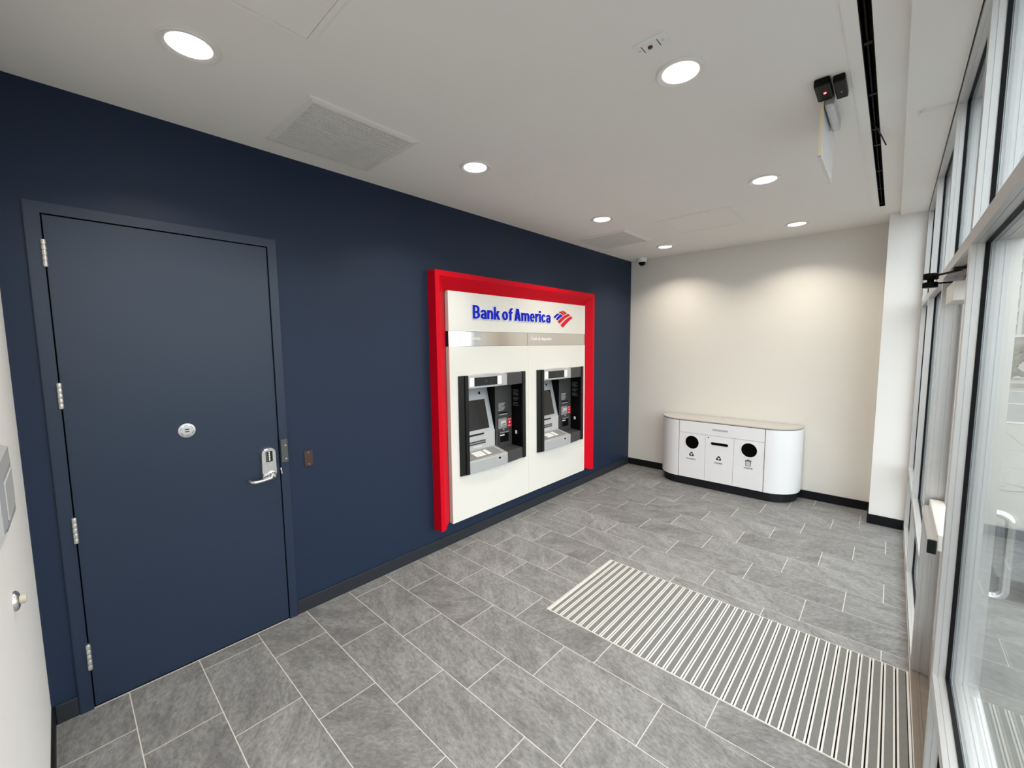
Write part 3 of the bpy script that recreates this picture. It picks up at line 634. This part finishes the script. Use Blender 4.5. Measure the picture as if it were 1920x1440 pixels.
def make_atm(yb, label):
    Y = lambda l: yb + l
    r = empty('cash_machine', (0.05, Y(0.45), AZ0), label, 'cash machine', 'wall-mounted cash machines')
    xf = lambda l: 0.060 + 0.034 * max(0.0, 1 - ((l - 0.42) / 0.46) ** 2)
    arch = lambda l: 0.016 * max(0.0, 1 - ((l - 0.33) / 0.27) ** 2)
    # black liner of the recess
    b = MB(); b.box(-0.27, -0.25, Y(0.006), Y(0.894), AZ0 + 0.006, AZ1 - 0.006); b.box(-0.25, 0.050, Y(0.005), Y(0.095), AZ0 + 0.006, AZ1 - 0.006); b.box(-0.25, 0.050, Y(0.846), Y(0.895), AZ0 + 0.006, AZ1 - 0.006)
    b.box(-0.25, 0.050, Y(0.095), Y(0.846), 1.412, AZ1 - 0.006)
    b.build('housing', 'atm_deep', r)
    MB().prism([(0.0505, Y(0.0)), (0.062, Y(0.0)), (0.070, Y(0.052)), (0.066, Y(0.056)), (0.080, Y(0.060)), (0.080, Y(0.098)), (0.0505, Y(0.098))], 'z', AZ0, AZ1 - 0.002).build('side_post', 'atm_black', r)
    MB().prism([(0.0505, Y(0.848)), (0.072, Y(0.848)), (0.066, Y(0.9)), (0.0505, Y(0.9))], 'z', AZ0, AZ1 - 0.001).build('side_post', 'atm_black', r)
    def bow(l0, l1, z0, ztop, name, m, nseg=10, back=0.02, low=None):
        rings = []
        for i in range(nseg + 1):
            l = l0 + (l1 - l0) * i / nseg
            x = xf(l); zt = ztop(l)
            rings.append([(back, Y(l), z0), (x - 0.004, Y(l), z0), (x, Y(l), z0 + 0.004), (x, Y(l), zt - 0.006), (x - 0.006, Y(l), zt), (back, Y(l), zt)])
        return MB().loft(rings, smooth=False).build(name, m, r)
    hs = bow(0.100, 0.592, 1.408, lambda l: 1.522 + arch(l), 'header', 'atm_silver')
    bow(0.594, 0.846, 1.404, lambda l: 1.524, 'header_end', 'atm_dark')
    # camera window and lamps on the bowed header
    def patch(l0, l1, z0, z1, t, name, m, par):
        rings = []
        for i in range(7):
            l = l0 + (l1 - l0) * i / 6; x = xf(l)
            rings.append([(x - 0.002, Y(l), z0), (x + t, Y(l), z0), (x + t, Y(l), z1), (x - 0.002, Y(l), z1)])
        return MB().loft(rings, smooth=False).build(name, m, par)
    cw = patch(0.168, 0.450, 1.427, 1.506, 0.0015, 'camera_window', 'screen', hs)
    MB().lathe([(0.013, xf(0.3) + 0.0016), (0.011, xf(0.3) + 0.003)], (0, Y(0.31), 1.466), 'x', 18).build('camera_lens', 'atm_dark', hs)
    patch(0.112, 0.160, 1.425, 1.506, 0.003, 'lamp', 'print_white', hs); patch(0.458, 0.512, 1.427, 1.508, 0.003, 'lamp', 'print_white', hs)
    # sloping screen unit
    A = (-0.200, 1.404); B_ = (-0.092, 0.948)
    sl = lambda z, o=0.0: A[0] + (B_[0] - A[0]) * (A[1] - z) / (A[1] - B_[1]) + o
    bz = MB().prism([(sl(1.404), 1.404), (sl(0.948), 0.948), (-0.245, 0.948), (-0.245, 1.404)], 'y', Y(0.096), Y(0.585)).build('screen_bezel', 'atm_silver', r)
    MB().prism([(sl(1.258, 0.0025), 1.258), (sl(0.972, 0.0025), 0.972), (sl(0.972, -0.002), 0.972), (sl(1.258, -0.002), 1.258)], 'y', Y(0.120), Y(0.522)).build('screen', 'screen', bz)
    MB().prism([(sl(1.335, 0.003), 1.335), (sl(1.310, 0.003), 1.310), (sl(1.310), 1.310), (sl(1.335), 1.335)], 'y', Y(0.455), Y(0.480)).build('sensor', 'atm_deep', bz)
    # lower block with slot and label strip
    lb = MB().box(-0.245, -0.085, Y(0.096), Y(0.590), 0.776, 0.947, bev=0.003, seg=1).build('lower_block', 'atm_pale', r)
    MB().box(-0.085, -0.083, Y(0.235), Y(0.435), 0.920, 0.937).build('label_strip', 'atm_black', lb)
    MB().box(-0.085, -0.080, Y(0.210), Y(0.452), 0.832, 0.866).build('cash_slot', 'atm_dark', lb)
    MB().box(-0.080, -0.077, Y(0.215), Y(0.446), 0.845, 0.856).build('slot_lip', 'atm_shelf', lb)
    MB().text(glyphs('— — —', 0.01), Y(0.30), Y(0.40), 0.806, 0.812, 0.001, on_left(-0.085)).build('small_print', 'print_white', lb)
    # keypad shelf (bowed front) and plain shelf
    def shelf(l0, l1, zback, name, m):
        rings = []
        for i in range(9):
            l = l0 + (l1 - l0) * i / 8; x = xf(l)
            rings.append([(-0.245, Y(l), AZ0 + 0.002), (x - 0.004, Y(l), AZ0 + 0.002), (x, Y(l), AZ0 + 0.006), (x, Y(l), 0.730), (x - 0.005, Y(l), 0.735), (-0.084, Y(l), zback), (-0.245, Y(l), zback)])
        return MB().loft(rings, smooth=False).build(name, m, r)
    s1 = shelf(0.100, 0.592, 0.775, 'keypad_shelf', 'atm_silver'); s2 = shelf(0.594, 0.846, 0.745, 'side_shelf', 'atm_dark')
    zs = lambda x: 0.735 + (0.775 - 0.735) * (0.085 - x) / 0.169 + 0.001
    pk = MB(); q = [(-0.070, 0.030), (0.055, 0.030)]
    pk.prism([(-0.072, zs(-0.072)), (0.062, zs(0.062)), (0.062, zs(0.062) + 0.0015), (-0.072, zs(-0.072) + 0.0015)], 'y', Y(0.115), Y(0.545)).build('keypad_plate', 'atm_shelf', s1)
    keys = MB()
    for i in range(4):
        for j, (ka, kb) in enumerate(((0.225, 0.262), (0.268, 0.305), (0.311, 0.348), (0.372, 0.418))):
            xa = -0.050 + 0.0225 * i; xb_ = xa + 0.0175
            keys.prism([(xa, zs(xa) + 0.001), (xb_, zs(xb_) + 0.001), (xb_, zs(xb_) + 0.006), (xa, zs(xa) + 0.006)], 'y', Y(ka), Y(kb))
    keys.build('keypad', 'print_white', s1, kind='stuff', label='block of pale metal keys')
    jk = patch(0.435, 0.512, 0.680, 0.722, 0.0012, 'audio_label', 'atm_pale', s1)
    MB().box(xf(0.47) + 0.001, xf(0.47) + 0.0028, Y(0.458), Y(0.488), 0.694, 0.714).build('audio_jack', 'atm_black', s1)
    # right-hand console
    MB().box(-0.245, -0.0862, Y(0.5955), Y(0.5975), 0.746, 1.404).build('console_side', 'atm_deep', r)
    cs = MB().box(-0.245, -0.085, Y(0.598), Y(0.845), 0.746, 1.404).build('console', 'atm_dark', r)
    for i in range(6): MB().box(-0.085, -0.0843, Y(0.645), Y(0.745 - 0.012 * (i % 3)), 1.196 - 0.014 * i, 1.203 - 0.014 * i).build('instruction_line', 'print_grey', cs)
    MB().box(-0.085, -0.081, Y(0.645), Y(0.778), 1.094, 1.108).build('receipt_slot', 'atm_deep', cs)
    MB().box(-0.085, -0.079, Y(0.650), Y(0.772), 1.080, 1.088).build('slot_lip', 'print_grey', cs)
    cr = MB().box(-0.085, -0.068, Y(0.630), Y(0.752), 0.938, 1.046, bev=0.004, seg=1).build('card_reader', 'atm_shelf', cs)
    MB().box(-0.068, -0.060, Y(0.652), Y(0.735), 0.972, 1.022, bev=0.003, seg=1).build('card_throat', 'atm_pale', cs)
    MB().box(-0.060, -0.0592, Y(0.664), Y(0.722), 0.984, 0.990).build('card_slit', 'atm_deep', cs)
    MB().lathe([(0.006, -0.068), (0.005, -0.062)], (0, Y(0.700), 0.928), 'x', 12).build('reader_lamp', 'print_white', cs)
    rl = MB().box(-0.085, -0.0835, Y(0.774), Y(0.841), 0.938, 1.032).build('red_label', 'redlabel', cs, label='red sticker')
    MB().box(-0.0835, -0.083, Y(0.786), Y(0.830), 1.018, 1.024).build('label_line', 'print_white', cs)
    MB().box(-0.0835, -0.083, Y(0.798), Y(0.818), 0.980, 1.000).build('label_mark', 'print_white', cs)
    MB().box(-0.0835, -0.083, Y(0.786), Y(0.830), 0.952, 0.958).build('label_line', 'print_white', cs)
    ds = MB().plate(rect(Y(0.640), Y(0.800), 0.776, 0.912), [rect(Y(0.652), Y(0.788), 0.790, 0.884)], lambda a, b, d: (-0.085 + d, a, b), 0.012).build('dispenser_mouth', 'atm_dark', cs)
    MB().box(-0.085, -0.0835, Y(0.652), Y(0.788), 0.790, 0.884).build('mouth_back', 'atm_deep', cs)
    MB().box(-0.073, -0.071, Y(0.655), Y(0.785), 0.894, 0.899).build('mouth_line', 'print_grey', cs)
    MB().box(-0.0835, -0.074, Y(0.655), Y(0.720), 0.862, 0.872).build('paper_guide', 'print_white', cs)
    for i in range(13):
        if i in (5, 9): continue
        MB().box(-0.064, 0.020 - 0.012 * ((i * 7) % 3), Y(0.8452), Y(0.8459), 1.328 - 0.0135 * i, 1.333 - 0.0135 * i).build('side_print_line', 'print_dim', r)
    MB().box(-0.037, -0.010, Y(0.8445), Y(0.8459), 0.866, 0.902, bev=0.0004, seg=1).build('sticker', 'print_white', r, label='small white sticker')
    return r
atm = make_atm(AY[0][0], 'cash machine on the left of the white surround, nearer the blue door')
atm2 = copy_tree(atm, None, Vector((0, AY[1][0] - AY[0][0], 0)))
atm2['label'] = 'cash machine on the right of the white surround, farther from the blue door'

# ================================================================== RECYCLING CABINET
bn = empty('recycling_cabinet', (1.386, 5.52, 0.0), 'white rounded three-way cabinet for plastic, paper and waste', 'recycling bin')
XA, XB, YF, YK, RR = 0.602, 2.172, 5.310, 5.712, 0.300
def outline(inset, r=RR):
    xa, xb, yf = XA + inset, XB - inset, YF + inset; rr = r - inset; p = []
    for i in range(17): a = math.pi + math.pi / 2 * i / 16; p.append((xa + rr + rr * math.cos(a), yf + rr + rr * math.sin(a)))
    for i in range(17): a = 1.5 * math.pi + math.pi / 2 * i / 16; p.append((xb - rr + rr * math.cos(a), yf + rr + rr * math.sin(a)))
    return p + [(xb, YK), (xa, YK)]
MB().prism(outline(0.028), 'z', 0.0, 0.104, smooth=False).build('plinth', 'bin_base', bn)
MB().prism(outline(0.014), 'z', 0.104, 0.834).build('core', 'bin_dark', bn)
MB().prism(outline(0.0), 'z', 0.834, 0.846).build('counter_top', 'bin_top', bn)
def curved(x_in, left):
    o = outline(0.0); i_ = outline(0.0138)
    idx = list(range(0, 17)) if left else list(range(17, 34))
    po = [o[k] for k in idx]; pi = [i_[k] for k in idx]
    if left: po = [(XA, YK)] + po + [(x_in, YF)]; pi = [(XA + 0.0138, YK)] + pi + [(x_in, YF + 0.0138)]
    else: po = [(x_in, YF)] + po + [(XB, YK)]; pi = [(x_in, YF + 0.0138)] + pi + [(XB - 0.0138, YK)]
    b = MB(); n = len(po); z0, z1 = 0.104, 0.826
    V = [[b.bm.verts.new((p[0], p[1], z)) for p in pts] for pts in (po, pi) for z in (z0, z1)]
    for k in range(n - 1):
        f = b.bm.faces.new((V[0][k], V[0][k + 1], V[1][k + 1], V[1][k])); f.smooth = True
        b.bm.faces.new((V[2][k], V[3][k], V[3][k + 1], V[2][k + 1])); b.bm.faces.new((V[1][k], V[1][k + 1], V[3][k + 1], V[3][k])); b.bm.faces.new((V[0][k], V[2][k], V[2][k + 1], V[0][k + 1]))
    b.bm.faces.new((V[0][0], V[1][0], V[3][0], V[2][0])); b.bm.faces.new((V[0][-1], V[2][-1], V[3][-1], V[1][-1]))
    return b.build('end_panel', 'bin_white', bn)
curved(0.905, True); curved(1.869, False)
fc = MB().box(0.912, 1.862, YF, YF + 0.0135, 0.679, 0.826, bev=0.001, seg=1).build('drawer_front', 'bin_white', bn)
MB().box(1.306, 1.478, YF - 0.003, YF, 0.742, 0.762, bev=0.001, seg=1).build('pull_label', 'print_grey', fc)
fb = on_back(YF + 0.0135); fo = on_back(YF)
def stad(c, w, h, n=10):
    r = h / 2; p = []
    for i in range(n + 1): a = -math.pi / 2 + math.pi * i / n; p.append((c[0] + w / 2 - r + r * math.cos(a), c[1] + r * math.sin(a)))
    for i in range(n + 1): a = math.pi / 2 + math.pi * i / n; p.append((c[0] - w / 2 + r + r * math.cos(a), c[1] + r * math.sin(a)))
    return p
holes = [circle((1.069, 0.560), 0.083, 40), stad((1.389, 0.580), 0.198, 0.036), circle((1.709, 0.562), 0.083, 40)]
rims = [circle((1.069, 0.560), 0.093, 40), stad((1.389, 0.580), 0.216, 0.054), circle((1.709, 0.562), 0.093, 40)]
doors = []
for (xa, xb_), h_, rm in zip(((0.912, 1.2275), (1.2305, 1.5465), (1.5495, 1.862)), holes, rims):
    d = MB().plate(rect(xa, xb_, 0.106, 0.676), [h_], fb, 0.0135).build('cabinet_door', 'bin_white', bn); doors.append(d)
    MB().plate(rm, [h_], fo, 0.0025).build('opening_rim', 'white', d)
MB().lathe([(0.008, 0.0), (0.007, -0.002)], (1.264, YF, 0.651), 'y', 14).build('lock', 'print_black', doors[1])
def recycle_icon(cx, cz, R, par):
    b = MB(); w_ = R * 0.30
    P = [(cx + R * math.cos(math.radians(90 + 120 * k)), cz + R * math.sin(math.radians(90 + 120 * k))) for k in range(3)]
    for k in range(3):
        A, B1, C1 = Vector(P[k]), Vector(P[(k + 1) % 3]), Vector(P[(k + 2) % 3]); ctr = Vector((cx, cz))
        d1_ = (B1 - A).normalized(); d2_ = (C1 - A).normalized(); inn = (ctr - A).normalized()
        c1, c2 = A + d1_ * R * 0.32, A + d2_ * R * 0.32
        n1 = Vector((-d1_.y, d1_.x)); n1 = n1 if n1.dot(inn) > 0 else -n1
        n2 = Vector((-d2_.y, d2_.x)); n2 = n2 if n2.dot(inn) > 0 else -n2
        e1 = A + d1_ * R * 0.80; e2 = A + d2_ * R * 0.62
        i1 = c1 + n1 * w_; i2 = c2 + n2 * w_
        poly = [c2, e2, e2 + n2 * w_, i2, i1, e1 + n1 * w_, e1, c1]
        b.plate([tuple(p) for p in poly], [], fo, 0.0008)
        tip = e2 + d2_ * R * 0.28 + n2 * w_ * 0.5
        b.plate([tuple(e2 - n2 * w_ * 0.5), tuple(tip), tuple(e2 + n2 * w_ * 1.5)], [], fo, 0.0009)
    b.build('recycling_symbol', 'print_black', par)
recycle_icon(1.069, 0.408, 0.043, doors[0]); recycle_icon(1.388, 0.408, 0.043, doors[1])
def word(s_, a, b_, z0, z1, par): MB().text(glyphs(s_, 0.02), a, b_, z0, z1, 0.0008, fo).build('lettering', 'print_black', par)
word('PLASTIC', 1.012, 1.122, 0.340, 0.357, doors[0]); word('PAPER', 1.342, 1.434, 0.340, 0.357, doors[1]); word('WASTE', 1.662, 1.754, 0.342, 0.360, doors[2])
ic = MB(); cx, cz = 1.706, 0.412
ic.plate([(cx - 0.030, cz + 0.024), (cx + 0.030, cz + 0.024), (cx + 0.026, cz - 0.036), (cx - 0.026, cz - 0.036)], [[(cx - 0.023, cz + 0.018), (cx + 0.023, cz + 0.018), (cx + 0.020, cz - 0.030), (cx - 0.020, cz - 0.030)]], fo, 0.0008)
ic.plate(rect(cx - 0.036, cx + 0.036, cz + 0.026, cz + 0.032), [], fo, 0.0008); ic.plate(rect(cx - 0.014, cx + 0.014, cz + 0.034, cz + 0.041), [], fo, 0.0008)
for dx in (-0.010, 0.0, 0.010): ic.plate(rect(cx + dx - 0.0014, cx + dx + 0.0014, cz - 0.022, cz + 0.012), [], fo, 0.0008)
ic.build('waste_symbol', 'print_black', doors[2])

# ================================================================== SMALL WALL FITTINGS
bp = empty('switch_plate', (0.0, 1.099, 1.0), 'small brown blank wall plate right of the blue door', 'wall plate')
MB().box(0.0, 0.006, 1.072, 1.127, 0.998, 1.104, bev=0.002).build('plate', 'brown', bp)
for zz in (1.012, 1.090): MB().lathe([(0.0042, 0.006), (0.003, 0.0078)], (0, 1.0995, zz), 'x', 12).build('screw', 'chrome', bp)

ds = empty('wall_dispenser', (1.04, Y0, 1.22), 'brushed steel box on the white wall at the left edge', 'dispenser')
back = [(0.875, 1.215), (1.26, 1.215), (1.26, 1.515), (0.875, 1.515)]
b = MB()
b.loft([[(x, Y0, z) for x, z in ((0.875, 1.236), (1.09, 1.284), (1.25, 1.32), (1.25, 1.512), (0.875, 1.512))],
        [(x, Y0 + 0.020, z) for x, z in ((0.878, 1.300), (1.09, 1.312), (1.25, 1.335), (1.25, 1.500), (0.878, 1.503))],
        [(x, Y0 + 0.026, z) for x, z in ((0.955, 1.320), (1.09, 1.330), (1.22, 1.345), (1.22, 1.470), (0.955, 1.470))]], smooth=False)
b.build('cover', 'atm_silver', ds)
MB().box(0.975, 1.20, Y0 + 0.026, Y0 + 0.028, 1.355, 1.455, bev=0.002, seg=1).build('face_plate', 'atm_pale', ds)

st = empty('wall_stop', (0.90, Y0, 1.03), 'chrome wall door stop with a tan rubber tip on the white wall', 'door stop')
MB().lathe([(0.030, 0.0), (0.030, 0.005), (0.026, 0.010), (0.018, 0.013)], (0.97, Y0, 1.046), 'y', 24).build('rose', 'chrome', st)
MB().lathe([(0.0125, 0.012), (0.0125, 0.024), (0.011, 0.026)], (0.97, Y0, 1.046), 'y', 18).build('rubber_tip', 'rubber', st)

# ================================================================== OUTSIDE THE GLASS
GZ = -0.02
pv = MB().box(3.16, 9.0, -6.0, 13.6, GZ - 0.12, GZ - 0.006).build('pavement', 'joint', kind='structure', label='pale concrete pavement outside the glazing')
slab0 = None
for i in range(4):
    for j in range(13):
        xa, ya = 3.165 + 1.46 * i, -5.99 + 1.507 * j
        if slab0 is None: slab0 = MB().box(xa, xa + 1.452, ya, ya + 1.499, GZ - 0.05, GZ, bev=0.004, seg=1).build('paving_slab', 'concrete', pv)
        else: inst(slab0, 'paving_slab', pv, ORG[slab0.name] + Vector((1.46 * i, 1.507 * j, 0)))
MB().box(9.0, 9.3, -6.0, 13.6, GZ - 0.15, GZ, bev=0.01).build('kerb', 'concrete', kind='structure', label='kerb along the side street')
MB().box(3.16, 9.3, 13.6, 13.9, GZ - 0.15, GZ, bev=0.01).build('kerb.001', 'concrete', kind='structure', label='kerb along the crossing street')
MB().box(-40, 160, -60, 220, GZ - 0.30, GZ - 0.13).build('road', 'asphalt', kind='structure', label='grey asphalt street beyond the pavement')
for k, (ya, yb) in enumerate(((15.0, 15.35), (19.6, 19.9), (24.5, 24.85))):
    tag(MB().box(2.0, 30.0, ya, yb, GZ - 0.13, GZ - 0.124).build('lane_line', 'lanepaint'), ('pale lane line nearest the pavement', 'pale lane line in the middle of the crossing street', 'pale lane line on the far side of the crossing street')[k], 'road marking', 'road markings')
mh = empty('manhole_cover', (3.96, 7.85, GZ), 'round manhole cover in the pale pavement outside', 'manhole cover')
MB().lathe([(0.22, 0.0), (0.22, 0.003), (0.195, 0.003), (0.195, 0.0)], (3.96, 7.85, GZ), seg=40, caps=False).build('rim', 'joint', mh)
MB().lathe([(0.19, 0.0), (0.19, 0.003), (0.001, 0.003)], (3.96, 7.85, GZ), seg=40).build('lid', 'concrete', mh)
MB().box(3.93, 3.99, 7.84, 7.86, GZ + 0.003, GZ + 0.005).build('lift_slot', 'joint', mh)
bx = empty('dark_slab', (4.3, 5.35, GZ), 'low dark slab added outside the far glazing', 'bench')  # slab added to give the dark patch seen through the glass
MB().box(3.50, 5.6, 4.36, 5.64, GZ + 0.10, GZ + 0.16, bev=0.008).build('slab_top', 'slate', bx)
for x in (3.72, 5.30): MB().box(x, x + 0.10, 4.50, 5.50, GZ, GZ + 0.10).build('slab_leg', 'slate', bx)
MB().box(0.0, 40.0, 26.6, 26.9, GZ - 0.13, GZ + 0.04).build('kerb.002', 'concrete', kind='structure', label='far kerb across the street')
MB().box(0.0, 60.0, 26.9, 34.0, GZ - 0.13, GZ + 0.03).build('far_pavement', 'concrete', kind='structure', label='strip of pavement across the street')

def shrub(x, y, r, hgt, label):
    e = empty('shrub', (x, y, GZ + 0.03), label, 'shrub', 'shrubs across the street')
    rs = random.Random(int(x * 100 + y)); b = MB()
    for k in range(150):
        a = rs.uniform(0, 6.28); rr = r * math.sqrt(rs.random()) * 0.8; zc = hgt * rs.uniform(0.08, 0.92); cr = r * rs.uniform(0.08, 0.17)
        c = Vector((x + rr * math.cos(a), y + rr * math.sin(a), GZ + zc))
        g = bmesh.ops.create_icosphere(b.bm, subdivisions=2, radius=cr)
        for v in g['verts']: v.co = v.co * (1 + rs.uniform(-0.22, 0.22)) + c
    b.build('foliage', 'leaf', e)
    MB().tube([(x, y, GZ + 0.03), (x + 0.05, y, GZ + hgt * 0.5)], [0.10, 0.06], 8).build('stem', 'bark', e)
shrub(6.9, 30.0, 0.9, 1.7, 'grey-green shrub across the street, seen next to the glazing frame')
shrub(9.2, 31.0, 1.0, 1.5, 'grey-green shrub across the street, cut by the right edge')
shrub(4.6, 31.5, 0.9, 1.6, 'grey-green shrub across the street, hidden mostly by the mullion')

# far buildings
fb_ = empty('apartment_block', (32.0, 150.0, GZ), 'tall pale apartment block with balconies in the distance', 'building')
X0, X1, YB, HB = 19.2, 46.0, 142.0, 21.5
MB().box(X0, X1, YB, YB + 14, GZ - 0.13, HB).build('wall', 'facade', fb_)
MB().box(X0 + 3.15, X0 + 3.75, YB - 1.7, YB, GZ - 0.13, HB + 1.0).build('stair_tower', 'facade2', fb_)
MB().box(X0 - 0.3, X1, YB - 0.4, YB + 14.3, HB, HB + 0.6).build('parapet', 'facade2', fb_)
for fl in range(7):
    z = 2.4 + fl * 2.75
    bl = MB().box(X0 + 1.1, X0 + 3.1, YB - 1.5, YB, z, z + 0.22).box(X0 + 1.1, X0 + 3.1, YB - 1.5, YB - 1.4, z + 0.22, z + 0.9).build('balcony', 'facade2', fb_)
    for k in range(6):
        xa = X0 + 1.3 + 4.2 * k
        wn = MB().box(xa, xa + 1.6, YB - 0.06, YB, z + 0.3, z + 2.1).build('window', 'facade2', fb_)
        MB().box(xa + 0.1, xa + 1.5, YB - 0.08, YB - 0.06, z + 0.4, z + 2.0).build('pane', 'farglass', wn)
lb_ = empty('brick_house', (16.0, 66.0, GZ), 'low brown brick building behind the shrubs across the street', 'building')
MB().box(12.4, 30.0, 62.0, 74.0, GZ - 0.13, 2.1).build('wall', 'brick', lb_)
MB().box(12.2, 30.2, 61.8, 74.2, 2.1, 2.35).build('roof', 'facade2', lb_)
for k in range(4):
    wn = MB().box(13.2 + 3.4 * k, 14.6 + 3.4 * k, 61.94, 62.0, 0.6, 1.7).build('window', 'facade2', lb_)
    MB().box(13.3 + 3.4 * k, 14.5 + 3.4 * k, 61.9, 61.94, 0.7, 1.6).build('pane', 'farglass', wn)
